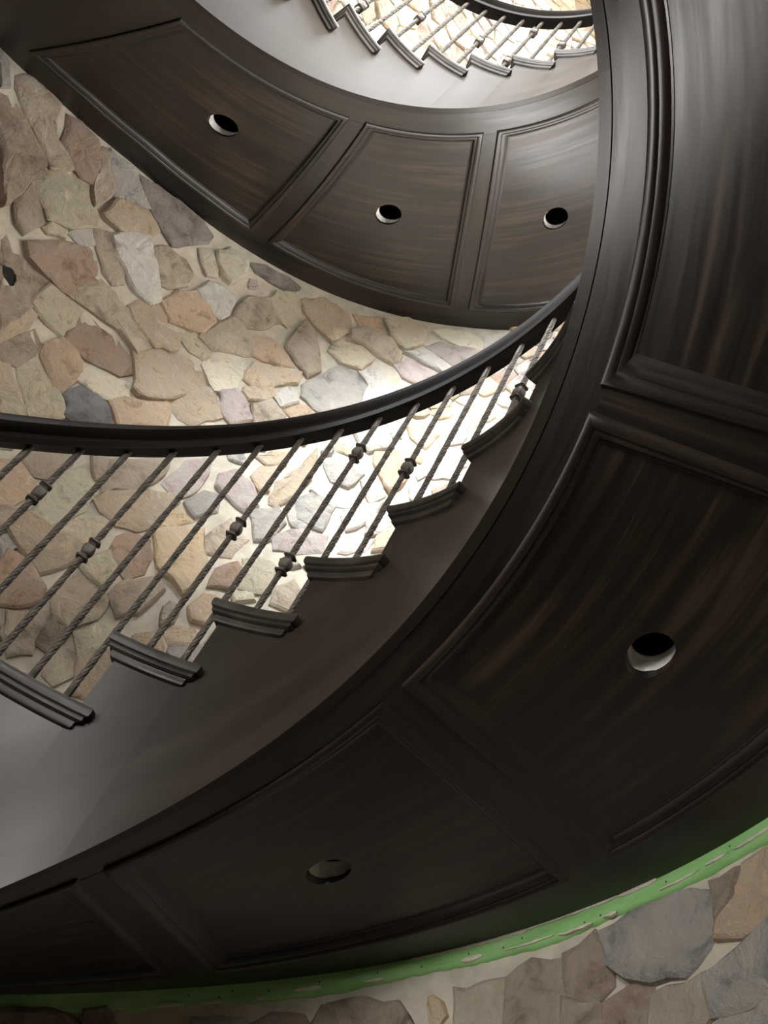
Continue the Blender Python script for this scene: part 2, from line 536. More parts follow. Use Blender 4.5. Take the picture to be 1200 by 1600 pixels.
def panel(fl, root, fL, fR, rA, margin, hole, hr, k):
    """fL, fR = (inner, outer) edge angles; rA = inner edge radius; hole = (radius, angle)"""
    def pt(s, t, d, dz):
        f = fL[0] + (fL[1] - fL[0]) * t
        g = fR[0] + (fR[1] - fR[0]) * t
        rr = rA + d + (2.2 - rA) * t
        a0, a1 = f + d / rr, g - d / rr
        ff = a0 + (a1 - a0) * s
        rB = fl.rout(ff) - margin
        r = (rA + d) + (rB - d - rA - d) * t
        return r, ff, dz
    n = 20
    peri = [(i / n, 0.0) for i in range(n)] + [(1.0, i / n) for i in range(n)] + [(1 - i / n, 1.0) for i in range(n)] + [(0.0, 1 - i / n) for i in range(n)]
    # recessed field with the round cut-out
    V, UV = [], []
    K = 9
    rh, fh = hole
    edge = [pt(s, t, 0.046, 0.024) for s, t in peri]
    for r, f, dz in edge:
        a = math.atan2(r - rh, (f - fh) * rh)
        cr, cf = rh + hr * math.sin(a), fh + hr * math.cos(a) / rh
        for q in range(K + 1):
            u = (q / K) ** 1.3
            R, Fa = cr + (r - cr) * u, cf + (f - cf) * u
            V.append(fl.p(R, Fa, 0.024))
            UV.append((Fa * 1.7, R))
    N = len(peri)
    F = []
    for i in range(N):
        a, b = i * (K + 1), ((i + 1) % N) * (K + 1)
        for q in range(K):
            F.append((a + q, a + q + 1, b + q + 1, b + q))
    # thickness at the cut-out
    base = len(V)
    for i in range(N):
        x, y, z = V[i * (K + 1)]
        V.append((x, y, z + 0.022))
        UV.append(UV[i * (K + 1)])
    for i in range(N):
        j = (i + 1) % N
        F.append((i * (K + 1), j * (K + 1), base + j, base + i))
    fo = obj('soffit_panel', V, F, M_panel, root, UV, ang=50)
    # moulding around the field
    V, UV = [], []
    for s, t in peri:
        for d, dz in MOULD:
            r, f, z = pt(s, t, d, dz)
            V.append(fl.p(r, f, z))
            side = s in (0.0, 1.0)
            UV.append((r, f * 1.7 + d) if side and 0 < t < 1 else (f * 1.7, r))
    nm = len(MOULD)
    F = []
    for i in range(N):
        a, b = i * nm, ((i + 1) % N) * nm
        for q in range(nm - 1):
            F.append((a + q, b + q, b + q + 1, a + q + 1))
    obj('panel_moulding', V, F, M_frame, fo, UV, ang=35)
    # ragged drywall lining of the cut-out and the dark void above
    V, F = [], []
    NH = 40
    hgt = 0.05
    for q, (dr, dz) in enumerate(((-0.001, 0.045), (0.002, 0.05), (0.002, 0.05 + hgt), (0.0, 0.055 + hgt))):
        for i in range(NH):
            a = 2 * PI * i / NH
            rr = hr + dr - (0.006 * abs(math.sin(3 * a + k)) * rnd.random() if q == 0 else 0)
            V.append(fl.p(rh + rr * math.sin(a), fh + rr * math.cos(a) / rh, dz))
    for q in range(3):
        F += [(q * NH + i, q * NH + (i + 1) % NH, (q + 1) * NH + (i + 1) % NH, (q + 1) * NH + i) for i in range(NH)]
    lo = obj('light_cutout', V, F, M_hole, fo, ang=60)
    lo['label'] = 'ragged round light cut-out with pale drywall edge'
    V, F = [], []
    for q, (rr, dz) in enumerate(((hr * 1.0, 0.052 + hgt), (hr * 2.2, 0.06 + hgt), (hr * 2.2, 0.3), (0.001, 0.3))):
        for i in range(NH):
            a = 2 * PI * i / NH
            V.append(fl.p(rh + rr * math.sin(a), fh + rr * math.cos(a) / rh, dz))
    for q in range(3):
        F += [(q * NH + i, q * NH + (i + 1) % NH, (q + 1) * NH + (i + 1) % NH, (q + 1) * NH + i) for i in range(NH)]
    obj('ceiling_void', V, F, M_void, fo)

def soffit(fl, root, f0, f1, panels, rA, margin, hr):
    """panels = list of ((innerL, outerL), (innerR, outerR), hole)"""
    nf = int((f1 - f0) / 0.03)
    c0, c1 = (lambda t: f0), (lambda t: f1)
    V, F, UV = slab(fl, c0, c1, lambda f: fl.rin + TH + 0.003, lambda f: rA, 0.002, 0.05, nf, 2)
    obj('inner_rail', V, F, M_frame, root, UV)
    V, F, UV = slab(fl, c0, c1, lambda f: fl.rout(f) - margin, lambda f: fl.rout(f) + 0.02, 0.0, 0.05, nf, 2)
    obj('outer_rail', V, F, M_frame, root, UV)
    edges = [((f0, f0), panels[0][0])] + [(a[1], b[0]) for a, b in zip(panels, panels[1:])] + [(panels[-1][1], (f1, f1))]
    for a, b in edges:
        if b[0] - a[0] < 0.005: continue
        V, F, UV = slab(fl, lambda t: a[0] + (a[1] - a[0]) * t, lambda t: b[0] + (b[1] - b[0]) * t,
                        lambda f: rA, lambda f: fl.rout(f) - margin, 0.0, 0.05, max(3, int((b[0] - a[0]) / 0.03)), 6, True)
        obj('stile', V, F, M_frame, root, UV)
    for k, (L, R, hole) in enumerate(panels):
        panel(fl, root, L, R, rA, margin, hole, hr, k)

def stringer(fl, root, cuts, topz, name='stringer'):
    """inner fascia board; cuts = step boundaries, topz(k) = level of its stepped top"""
    V, F, UV = [], [], []
    for k in range(len(cuts) - 1):
        a, b = cuts[k], cuts[k + 1]
        n = max(4, int((b - a) / 0.035))
        base = len(V)
        for i in range(n + 1):
            f = a + (b - a) * i / n
            zt = topz(k, f)
            zb = fl.zf(f) - 0.004
            for r, z, du in ((fl.rin, zb, 0), (fl.rin, zt, 0), (fl.rin + TH, zt, 0.5), (fl.rin + TH, zb, 0.5)):
                V.append(fl.pz(r, f, z))
                UV.append((f * 1.1, z - fl.zf(f) + du))
        F += grid_faces(n + 1, 4, base, True)
        F.append((base, base + 3, base + 2, base + 1))
        e = base + n * 4
        F.append((e, e + 1, e + 2, e + 3))
    return obj(name, V, F, M_fascia, root, UV, ang=30)

CAP = [(0.90, 0.0), (0.97, -0.003), (1.0, -0.010), (1.0, -0.018), (0.95, -0.026), (0.80, -0.030), (0.55, -0.031)]
COVE = [(0.72, -0.029), (0.78, -0.034), (0.76, -0.041), (0.60, -0.046), (0.44, -0.048), (0.40, -0.054), (0.42, -0.060), (0.34, -0.066), (0.16, -0.069), (0.0, -0.071)]

def step_parts(fl, root, f, dt, ovL, ovR, ovI, ztop, zprev, sc=1.0):
    riser = f + ovL * dt
    nxt = riser + dt
    ro = fl.rout(riser) - 0.03
    def path(w):
        L = f + ovL * dt * (1 - w)
        Rr = nxt + ovR * dt * w
        ri = fl.rin - ovI * w
        P = [(ro, L), ((ro + fl.rin) / 2, L), (fl.rin + 0.1, L)]
        n = 12
        P += [(ri, L + (Rr - L) * i / n) for i in range(n + 1)]
        P += [(fl.rin + 0.004, Rr)]
        return P
    def loft(prof):
        V, F = [], []
        for w, z in prof:
            for r, a in path(w): V.append(fl.pz(r, a, ztop + z * sc))
        n = len(V) // len(prof)
        F += grid_faces(len(prof), n)
        return V, F, n
    V, F, n = loft(CAP)
    b = len(V)
    P = path(CAP[0][0])
    L, Rr = P[3][1], P[-2][1]
    m = 14
    stops = sorted(set([L + (Rr - L) * i / m for i in range(m + 1)] + [nxt]))
    for a in stops:
        V.append(fl.pz(P[3][0], a, ztop))
        V.append(fl.pz(ro if a <= nxt + 1e-6 else fl.rin + 0.004, a, ztop))
    for i in range(len(stops) - 1):
        F.append((b + 2 * i, b + 2 * i + 2, b + 2 * i + 3, b + 2 * i + 1))
    t = obj('tread', V, F, M_tread, root, ang=32)
    V, F, n = loft(COVE)
    obj('cove_moulding', V, F, M_tread, t, ang=32)
    V, F = [], []
    z0, z1 = zprev, ztop - 0.06 * sc
    for r in (fl.rin + 0.004, ro):
        for a in (riser, riser + 0.02):
            for z in (z0, z1): V.append(fl.pz(r, a, z))
    F = [(0, 1, 3, 2), (4, 6, 7, 5), (0, 4, 5, 1), (2, 3, 7, 6), (1, 5, 7, 3), (0, 2, 6, 4)]
    obj('riser', V, F, M_tread, root, smooth=False)

RAILP = [(-0.034, 0.0), (-0.037, 0.030), (-0.031, 0.040), (-0.029, 0.052), (-0.036, 0.064), (-0.048, 0.078), (-0.052, 0.098),
         (-0.046, 0.120), (-0.030, 0.138), (0, 0.145), (0.030, 0.138), (0.046, 0.120), (0.052, 0.098), (0.048, 0.078), (0.036, 0.064),
         (0.029, 0.052), (0.031, 0.040), (0.037, 0.030), (0.034, 0.0)]

def handrail(fl, root, rb, f0, f1, zr, sc=1.0):
    n = int((f1 - f0) / 0.025)
    V, UV = [], []
    for i in range(n + 1):
        f = f0 + (f1 - f0) * i / n
        acc = 0
        for dr, dz in RAILP:
            V.append(fl.pz(rb + dr * sc, f, zr(f) + dz * sc))
            UV.append((f * 1.2, dr + dz))
    m = len(RAILP)
    F = grid_faces(n + 1, m, 0, True, True)
    F.append(tuple(range(m)))
    F.append(tuple(reversed(range(n * m, n * m + m))))
    return obj('handrail', V, F, M_rail, root, UV, ang=35)

BW = 0.0105
_bal = {}
def baluster_mesh(hgt, sc):
    key = ('b', round(hgt, 3))
    if key in _bal: return _bal[key]
    V, F = [], []
    n = 84
    for i in range(n + 1):
        u = i / n
        z = hgt * u
        tw = min(max((u - 0.06) / 0.88, 0), 1)
        a = PI / 4 + tw * 2 * PI * 6.0
        w = BW * sc * 1.24 * (1.0 + 0.05 * math.sin(u * 61.0) + 0.04 * math.sin(u * 23 + 1))
        for q in range(8):
            b = a + q * PI / 4 + (0.08 if q % 2 else -0.08)
            V.append((w * math.cos(b), w * math.sin(b), z))
    F = grid_faces(n + 1, 8, 0, True, True)
    F.append(tuple(reversed(range(8))))
    F.append(tuple(range(n * 8, n * 8 + 8)))
    _bal[key] = mesh_data('baluster', V, F, M_iron, smooth=False)
    return _bal[key]

def collar_mesh(sc):
    key = ('c', sc)
    if key in _bal: return _bal[key]
    prof = [(-0.054, 0.011), (-0.052, 0.027), (-0.045, 0.029), (-0.036, 0.017), (-0.030, 0.017), (-0.024, 0.023), (-0.010, 0.0275),
            (0.010, 0.0275), (0.024, 0.023), (0.030, 0.017), (0.036, 0.017), (0.045, 0.029), (0.052, 0.027), (0.054, 0.011)]
    V, F = [], []
    for z, w in prof:
        # square section with softened corners
        for sx, sy in ((1, 0.72), (0.72, 1), (-0.72, 1), (-1, 0.72), (-1, -0.72), (-0.72, -1), (0.72, -1), (1, -0.72)):
            V.append((w * sx * sc, w * sy * sc, z * sc))
    F = grid_faces(len(prof), 8, 0, True, True)
    F.append(tuple(reversed(range(8))))
    F.append(tuple(range((len(prof) - 1) * 8, len(prof) * 8)))
    _bal[key] = auto_sharp(mesh_data('collar', V, F, M_iron), 35)
    return _bal[key]

def balusters(fl, root, rb, first, step, count, base_z, top_z, line_z, heights, sc=1.0, j0=0):
    for j in range(count):
        f = first + j * step
        zb = base_z(f)
        h = top_z(f) - zb + 0.01
        x, y, _ = fl.pz(rb, f, 0)
        o = link('baluster', baluster_mesh(h, sc), root, (x, y, zb))
        o.rotation_euler.z = -f
        mod = (j + j0) % 7
        lv = heights['double'] if mod == 1 else heights['single'] if mod in (3, 6) else ()
        for hh in lv:
            c = link('collar', collar_mesh(sc * 0.84), None, None)
            c.parent = o
            c.location = (0, 0, (line_z(f) + hh - zb) * S)

# ---- lower flight
DTL, T0L, TZL = 0.2457, -0.33584, 1.005
lower = empty('staircase_flight', low.p(1.6, 0.0))
tag(lower, 'near lower flight of dark stained curved stairs with panelled underside', 'staircase')
dv = [rad(66.0 + 38.2 * k) for k in range(-3, 4)]
hw = rad(2.15)
pl = []
for a, b in zip(dv, dv[1:]):
    pl.append(((a + hw, a + hw), (b - hw, b - hw), (1.646, (a + b) / 2 - rad(0.8))))
F0L, F1L = dv[0] - 0.05, Landing.U0
pl = [q for q in pl if q[0][0] < rad(120)]
pl[-1] = (pl[-1][0], (rad(166), rad(166)), (1.625, rad(152)))
soffit(low, lower, F0L, F1L, pl, 1.147, 0.205, 0.066)
KL = list(range(-3, 13))
cuts = [T0L + k * DTL + 0.22 * DTL for k in KL] + [T0L + (KL[-1] + 1) * DTL + 0.22 * DTL]
def ztopL(k): return HL * (T0L + k * DTL) + TZL
stringer(low, lower, cuts, lambda i, f: ztopL(KL[i]) - 0.06)
for k in KL:
    step_parts(low, lower, T0L + k * DTL, DTL, 0.22, 0.26, 0.0365, ztopL(k), ztopL(k - 1), 1.18)

lrail = empty('stair_railing', low.p(1.119, 0.0, 1.0))
tag(lrail, 'dark handrail with twisted iron balusters on the lower flight', 'railing')
BZL, RBL = 2.179, 1.1192
handrail(low, lrail, RBL, rad(-52), rad(160), lambda f: HL * f + BZL, 1.14)
def baseL(f):
    k = math.floor((f - T0L - 0.0) / DTL)
    return ztopL(k)
balusters(low, lrail, RBL, -0.50406 - 3 * 0.12285, 0.12285, 30, baseL, lambda f: HL * f + BZL, lambda f: HL * f + TZL,
          {'single': (0.592,), 'double': (0.925, 0.24)}, 1.0, 4)

# ---- upper flight
DTU, T0U, Z0U, RISE = 0.20492, -0.61983, 5.2329, 0.2632
upper = empty('staircase_flight', upp.p(1.9, 0.0))
tag(upper, 'far upper flight of dark stained curved stairs high above the railing', 'staircase')
pu = [((rad(-84), rad(-86)), (rad(-54.4), rad(-56.6)), (1.85, rad(-70))),
      ((rad(-49.9), rad(-52.7)), (rad(-14.4), rad(-17.8)), (1.876, rad(-31.5))),
      ((rad(-9.6), rad(-14.4)), (rad(15.4), rad(15.0)), (2.039, rad(0.87))),
      ((rad(19.8), rad(18.0)), (rad(46.0), rad(45.0)), (2.109, rad(31.12))),
      ((rad(50.5), rad(48.5)), (rad(77.0), rad(76.0)), (2.1, rad(63.0)))]
F0U, F1U = Landing.U1 - 2 * PI, rad(100)
pu = [q for q in pu if q[0][0] > F0U]
soffit(upp, upper, F0U, F1U, pu, 1.405, 0.185, 0.083)
KU = list(range(-2, 11))
OVL = 0.18
cutsU = [F0U] + [T0U + k * DTU + OVL * DTU for k in KU] + [T0U + (KU[-1] + 1) * DTU + OVL * DTU]
def ztopU(k): return Z0U + RISE * k
stringer(upp, upper, cutsU, lambda i, f: ztopU(KU[0] + i - 1) - 0.06)
for k in KU:
    step_parts(upp, upper, T0U + k * DTU, DTU, OVL, 0.12, 0.0372, ztopU(k), ztopU(k - 1), 1.15)
urail = empty('stair_railing', upp.p(1.34, 0.0, 1.0))
tag(urail, 'dark handrail with iron balusters on the upper flight near the top edge', 'railing')
lineU = lambda f: Z0U + HU * (f - T0U)
handrail(upp, urail, 1.34, rad(-66), rad(92), lambda f: lineU(f) + 1.36, 1.3)
def baseU(f): return ztopU(math.floor((f - T0U) / DTU))
balusters(upp, urail, 1.34, T0U - 0.83 * DTU - DTU, DTU / 2, 23, baseU, lambda f: lineU(f) + 1.36, lineU,
          {'single': (0.70,), 'double': (1.10, 0.35)}, 1.18, 4)

# ---- landing joining the two flights behind the viewer
lroot = empty('stair_landing', land.p(1.6, 4.0))
tag(lroot, 'dark stained curved landing joining the two flights overhead', 'landing')
V, F, UV = slab(land, lambda t: Landing.U0, lambda t: Landing.U1, lambda f: 1.0 + TH, lambda f: land.rout(f) + 0.02, 0.0, 0.08, 60, 4)
obj('soffit_board', V, F, M_panel, lroot, UV)
cL = [Landing.U0 + (Landing.U1 - Landing.U0) * i / 6 for i in range(7)]
stringer(land, lroot, cL, lambda i, f: land.zf(f) + 0.95)
V, F, UV = slab(land, lambda t: Landing.U0, lambda t: Landing.U1, lambda f: 0.97, lambda f: land.rout(f), 0.95, 1.0, 60, 2)
obj('landing_floor', V, F, M_tread, lroot, UV)

# ------------------------------------------------------------------ green board strip under the lower soffit
def green_strip():
    V, F, UV = [], [], []
    f0, f1, n = rad(-30), rad(118), 300
    prev = 0
    for i in range(n + 1):
        f = f0 + (f1 - f0) * i / n
        zt = low.zf(f) + 0.012
        prev = 0.7 * prev + 0.3 * rnd.uniform(-1, 1)
        zb = low.zf(f) - 0.072 + 0.012 * prev + 0.006 * math.sin(f * 17)
        r = rwall(deg(f), zt)
        for rr, z in ((r + 0.02, zt), (r - 0.016, zt), (r - 0.016, zb + 0.012), (r - 0.004, zb), (r + 0.02, zb)):
            V.append(low.pz(rr, f, z))
            UV.append((f * 2.3, z - zt))
    F = grid_faces(n + 1, 5, 0, False)
    o = obj('trim_1', V, F, M_green, None, UV, ang=60)
    tag(o, 'exposed strip of green board between lower soffit and stone', 'trim', kind='structure')
    # pale compound along the soffit joint and the lower edge
    for (fa, fb, za, zb_) in ((24, 26.5, -0.052, -0.066), (28, 30, -0.056, -0.068), (36.5, 39, -0.040, -0.060), (47, 52, 0.006, -0.010), (51.5, 58, 0.006, -0.014),
                              (57.5, 66, 0.006, -0.009), (66, 69.5, 0.006, -0.015), (52, 54, -0.044, -0.064), (56, 60.5, -0.054, -0.064), (70, 73.5, -0.044, -0.054),
                              (74, 76, -0.036, -0.050), (76.5, 80, -0.038, -0.048), (43, 45, -0.050, -0.064), (61, 64, -0.060, -0.070), (65, 66.2, -0.052, -0.068), (33, 34, -0.055, -0.070)):
        V, F, UV = [], [], []
        n = max(6, int((fb - fa) * 4))
        a = b = 0
        for i in range(n + 1):
            f = rad(fa + (fb - fa) * i / n)
            taper = min(1, min(i, n - i) / 2.0)
            a = 0.6 * a + 0.4 * rnd.uniform(-1, 1)
            b = 0.6 * b + 0.4 * rnd.uniform(-1, 1)
            mid = (za + zb_) / 2
            hh = abs(za - zb_) / 2 * (0.25 + 0.75 * taper)
            r = rwall(deg(f), low.zf(f))
            for rr, z in ((r - 0.010, mid + hh + 0.004 * a), (r - 0.021, mid + hh * 0.7 + 0.004 * a), (r - 0.021, mid - hh * 0.7 + 0.005 * b), (r - 0.010, mid - hh + 0.005 * b)):
                V.append(low.pz(rr, f, low.zf(f) + z))
        F = grid_faces(n + 1, 4, 0, False)
        obj('joint_compound', V, F, M_mud, o)
    for fd, dz in ((26.5, -0.03), (29.5, -0.045), (30.5, -0.026), (34, -0.04), (38.6, -0.03), (44, -0.03), (48.2, -0.04), (52.5, -0.032), (55.8, -0.045),
                   (57.4, -0.03), (63.2, -0.05), (64.6, -0.046), (70.4, -0.028), (76, -0.02)):
        f = rad(fd)
        r = rwall(fd, low.zf(f)) - 0.018
        V = [low.pz(r, f, low.zf(f) + dz)]
        for i in range(8):
            a = 2 * PI * i / 8
            V.append(low.pz(r + 0.004, f + 0.007 * math.cos(a) / 2.3, low.zf(f) + dz + 0.007 * math.sin(a)))
        obj('screw', V, [(0, 1 + i, 1 + (i + 1) % 8) for i in range(8)], M_screw, o)
    return o
green_strip()

# ------------------------------------------------------------------ fieldstones of the wall
STONES = [
('g',[(-66,3.794),(-65.6,3.813),(-64.5,3.807),(-62.7,3.734),(-63,3.657)]),
('n',[(-62.7,3.644),(-61.9,3.754),(-59.7,3.741),(-56.6,3.692),(-53.5,3.651),(-53.4,3.506),(-52.5,3.268),(-52.5,3.154)]),
('t',[(-62.7,3.818),(-61.9,3.937),(-58.4,3.985),(-57.1,3.868),(-55.3,3.81),(-53.5,3.811),(-51.6,3.786),(-53,3.646),(-55.7,3.693),(-58.7,3.731),(-61.6,3.765)]),
('r',[(-56.7,3.99),(-55.2,4.069),(-52.5,4.098),(-50.1,3.977),(-48.8,3.842),(-50.2,3.802),(-53.2,3.816),(-54.5,3.835),(-55.4,3.935)]),
('t',[(-51.5,4.098),(-50.7,4.15),(-48.6,4.027),(-46.5,3.978),(-46,3.867),(-46.1,3.763),(-47.8,3.817),(-48.9,3.932)]),
('g',[(-50.7,4.158),(-48.3,4.195),(-46.5,4.237),(-44.5,4.169),(-41.6,4.133),(-43.7,4.04),(-45.7,3.955),(-47.3,4.026),(-49.2,4.067)]),
('b',[(-52.5,3.482),(-52.6,3.607),(-52,3.72),(-50.2,3.802),(-49.1,3.846),(-46.8,3.761),(-43.7,3.701),(-45.6,3.507),(-48.1,3.393),(-50.4,3.444)]),
('k',[(-44.6,3.774),(-44.9,3.952),(-43.2,4.061),(-40.1,4.135),(-38.1,4.11),(-38.5,3.983),(-40.8,3.857),(-43.1,3.783)]),
('m',[(-45.9,4.233),(-43.9,4.29),(-39.5,4.416),(-35.1,4.494),(-32.4,4.471),(-32.1,4.397),(-33.8,4.264),(-35.4,4.106),(-37.9,4.126),(-41,4.154),(-43.6,4.179)]),
('g',[(-45,3.477),(-44.9,3.558),(-43.8,3.637),(-42.1,3.578),(-43.4,3.491)]),
('b',[(-47.5,3.335),(-47.2,3.392),(-45.6,3.445),(-45.2,3.402),(-46.5,3.34)]),
('r',[(-47,3.161),(-45.3,3.305),(-44,3.413),(-41.6,3.557),(-39.3,3.511),(-37.9,3.483),(-39,3.318),(-39.1,3.175),(-40.2,3.146),(-43.2,3.126),(-45.4,3.108)]),
('t',[(-43.3,3.648),(-41.6,3.734),(-39.8,3.672),(-37.4,3.63),(-35.8,3.565),(-36.6,3.49),(-38.4,3.498),(-40.7,3.57)]),
('w',[(-41.4,3.723),(-40.5,3.886),(-38.1,3.986),(-34.6,3.873),(-30.4,3.71),(-31.2,3.615),(-33.7,3.597),(-36.9,3.64),(-39.7,3.679)]),
('t',[(-36.6,3.95),(-35.2,4.066),(-32.3,4.102),(-30.2,4.071),(-29.4,3.976),(-30.9,3.847),(-32.2,3.814),(-34.2,3.868)]),
('n',[(-52.1,3.136),(-50.7,3.161),(-46.9,3.117),(-43.2,3.126),(-41.7,3.114),(-40.9,2.918),(-41.1,2.738),(-41.2,2.636)]),
('n',[(-51.7,3.289),(-52.4,3.458),(-49.9,3.407),(-48,3.347),(-48.3,3.182),(-49.8,3.186)]),
('b',[(-40.9,2.919),(-41.4,3.103),(-36.2,3.156),(-35.5,2.933),(-38.2,2.914)]),
('t',[(-39.4,3.171),(-39,3.36),(-38.2,3.456),(-36.4,3.467),(-32.6,3.45),(-26.5,3.369),(-27.4,3.239),(-31.4,3.278),(-33.8,3.251),(-36,3.214),(-38.2,3.177)]),
('r',[(-35.8,3.153),(-33.2,3.218),(-31,3.243),(-27.7,3.202),(-25.6,3.12),(-26.8,3.033),(-30.9,2.953),(-34.6,2.936)]),
('c',[(-31,2.894),(-29.5,2.946),(-27.3,2.989),(-25.1,3.057),(-23.7,2.959),(-25.1,2.851),(-27.2,2.82),(-29.7,2.801)]),
('o',[(-35.7,2.794),(-35,2.91),(-32.7,2.916),(-31.1,2.886),(-30.2,2.788),(-30.1,2.665),(-31.6,2.653),(-33.4,2.697),(-35,2.733)]),
('b',[(-35.9,2.549),(-35.4,2.693),(-33.7,2.681),(-31.3,2.637),(-29.6,2.622),(-27.8,2.544),(-28.8,2.438),(-30.4,2.393),(-32.9,2.483)]),
('d',[(-29.5,2.677),(-28.8,2.78),(-27,2.812),(-24.7,2.817),(-23.3,2.739),(-23.2,2.666),(-26,2.571),(-27.6,2.567),(-28.1,2.637),(-29.4,2.649)]),
('o',[(-24.7,2.846),(-23.4,2.945),(-19.2,3.147),(-17.7,3.071),(-17.1,2.943),(-21.5,2.75),(-23,2.804)]),
('k',[(-41.5,2.65),(-41.3,2.773),(-40.7,2.887),(-39.4,2.885),(-39,2.767),(-39.3,2.629),(-39.5,2.555)]),
('n',[(-39.3,2.548),(-38.8,2.66),(-38.3,2.817),(-36.5,2.776),(-35.7,2.692),(-36.3,2.57),(-37.6,2.523),(-38.4,2.507)]),
('k',[(-38,2.486),(-36.7,2.518),(-34.1,2.464),(-32.2,2.415),(-33.3,2.4),(-35.2,2.357)]),
('b',[(-34.9,2.344),(-33.2,2.393),(-32,2.411),(-30.9,2.365),(-33.2,2.266)]),
('k',[(-32.5,3.479),(-32.1,3.586),(-29.9,3.672),(-28.3,3.696),(-27.1,3.571),(-24.9,3.621),(-23.7,3.513),(-26,3.398),(-28.3,3.415),(-30.7,3.438)]),
('o',[(-30.1,3.706),(-29.4,3.873),(-27.6,3.993),(-24.7,3.967),(-22.4,3.915),(-22.7,3.772),(-24.6,3.721),(-27,3.659),(-28.6,3.676)]),
('w',[(-27.7,4.014),(-27.2,4.155),(-25.3,4.215),(-22.4,4.219),(-21.8,4.075),(-22.2,3.979),(-24.8,3.977)]),
('c',[(-31.9,4.286),(-30.7,4.395),(-28.7,4.327),(-27.3,4.237),(-28.5,4.183),(-30.1,4.231)]),
('c',[(-29.8,4.419),(-28.9,4.535),(-25.4,4.586),(-24.2,4.446),(-25.1,4.294),(-26.7,4.301),(-28.5,4.345)]),
('m',[(-24.8,4.599),(-22.9,4.677),(-18.8,4.766),(-16.1,4.759),(-17.5,4.675),(-20.4,4.618),(-22.9,4.579)]),
('t',[(-21.3,4.174),(-21.1,4.321),(-18.6,4.446),(-16.1,4.38),(-14.4,4.36),(-16.5,4.185),(-18.4,4.102),(-20.7,4.118)]),
('k',[(-27.4,3.239),(-25.2,3.407),(-23.2,3.542),(-19.2,3.574),(-17.1,3.506),(-15.9,3.47),(-17.7,3.343),(-19.6,3.153),(-22.6,3.035),(-23.8,3.038),(-25.1,3.147)]),
('c',[(-19,3.583),(-18.6,3.723),(-17.4,3.842),(-15.1,3.863),(-13.5,3.76),(-13,3.573),(-15.2,3.467),(-17.3,3.537)]),
('b',[(-24.4,3.651),(-23.1,3.731),(-21.5,3.72),(-19.3,3.725),(-19.5,3.615),(-21.9,3.6),(-23.4,3.611)]),
('t',[(-22.2,3.741),(-21.5,3.904),(-20.6,4.063),(-18.6,4.07),(-16,4.039),(-14.7,3.924),(-17.6,3.833),(-19.4,3.736)]),
('o',[(-16,4.061),(-13.7,4.16),(-11,4.164),(-8,4.093),(-10.3,4.013),(-12.4,3.975),(-14.3,3.944)]),
('k',[(-13.3,3.79),(-13.2,3.894),(-9.5,4.007),(-6.5,4.077),(-6,3.96),(-8.9,3.818),(-10.7,3.719),(-12.7,3.724)]),
('k',[(-18.3,3.184),(-18.1,3.325),(-15.8,3.46),(-13.6,3.397),(-11.8,3.315),(-14.3,3.125),(-16.2,3.109),(-17.8,3.136)]),
('p',[(-14.2,3.48),(-12.5,3.579),(-10,3.539),(-7.7,3.456),(-9.8,3.328),(-11.9,3.365)]),
('k',[(-11.7,3.655),(-8.5,3.794),(-7.5,3.763),(-8,3.664),(-10.1,3.591),(-11.4,3.611)]),
('t',[(-9.1,3.561),(-7.2,3.697),(-4.2,3.652),(-3.9,3.587),(-6.9,3.449)]),
('w',[(-7.5,3.763),(-6.7,3.892),(-5.1,3.918),(-3.9,3.829),(-5.5,3.71)]),
('o',[(-4.6,3.71),(-3.8,3.816),(-2,3.846),(-0.7,3.817),(-2.4,3.682)]),
('b',[(-18.4,4.458),(-18.3,4.578),(-15.9,4.721),(-14.2,4.669),(-12.6,4.523),(-13.3,4.377),(-15.8,4.378)]),
('t',[(-11.5,4.401),(-11.5,4.534),(-8.5,4.497),(-4.3,4.211),(-5.3,4.086),(-10.6,4.184),(-11.2,4.281)]),
('k',[(-14.3,4.697),(-11.9,4.89),(-6.9,4.916),(-4.3,4.779),(-5.9,4.527),(-9.1,4.56),(-12.6,4.629)]),
('o',[(-5.2,4.932),(-1.7,5.049),(0.7,4.954),(-0.1,4.859),(-3,4.867)]),
('t',[(-4,4.748),(-2,4.862),(3.1,4.892),(6.1,4.781),(5.6,4.65),(1.9,4.666),(-0.6,4.69),(-3.2,4.644)]),
('b',[(-0.2,5.079),(3.2,5.248),(6.9,5.248),(8.1,5.029),(6.1,4.871),(2.7,4.937)]),
('c',[(8.9,5.23),(13.8,5.386),(17.4,5.38),(18.4,5.246),(14.6,5.183),(11.1,5.184)]),
('w',[(17.9,5.393),(21.5,5.519),(21.4,5.307),(19.4,5.235)]),
('p',[(8.6,5.016),(11.4,5.146),(16.4,5.181),(19,5.166),(16,4.915),(12.9,4.983)]),
('w',[(6.5,4.826),(9.7,4.955),(14.1,4.894),(15.7,4.849),(14.7,4.778),(10.1,4.816)]),
('p',[(6.5,4.649),(7.7,4.79),(12.2,4.772),(14.6,4.734),(12.3,4.576),(8.9,4.58)]),
('w',[(1.8,4.401),(4,4.638),(8.7,4.559),(11.5,4.527),(7,4.194),(5.5,4.098),(4.6,4.334)]),
('g',[(-4.6,3.996),(-1.9,4.376),(1.3,4.384),(4.3,4.324),(5,4.107),(2.9,3.962),(0,3.861),(-3.8,3.898)]),
('b',[(-5.1,4.534),(-0.8,4.667),(2.1,4.613),(1.4,4.431),(-2.1,4.396),(-4.8,4.431)]),
('o',[(-29.1,2.073),(-27.5,2.16),(-24.4,2.111),(-23.7,2.036),(-24.4,1.923),(-25.3,1.893)]),
('t',[(-27,2.172),(-27,2.254),(-24,2.379),(-22.7,2.338),(-23,2.199),(-24.7,2.152)]),
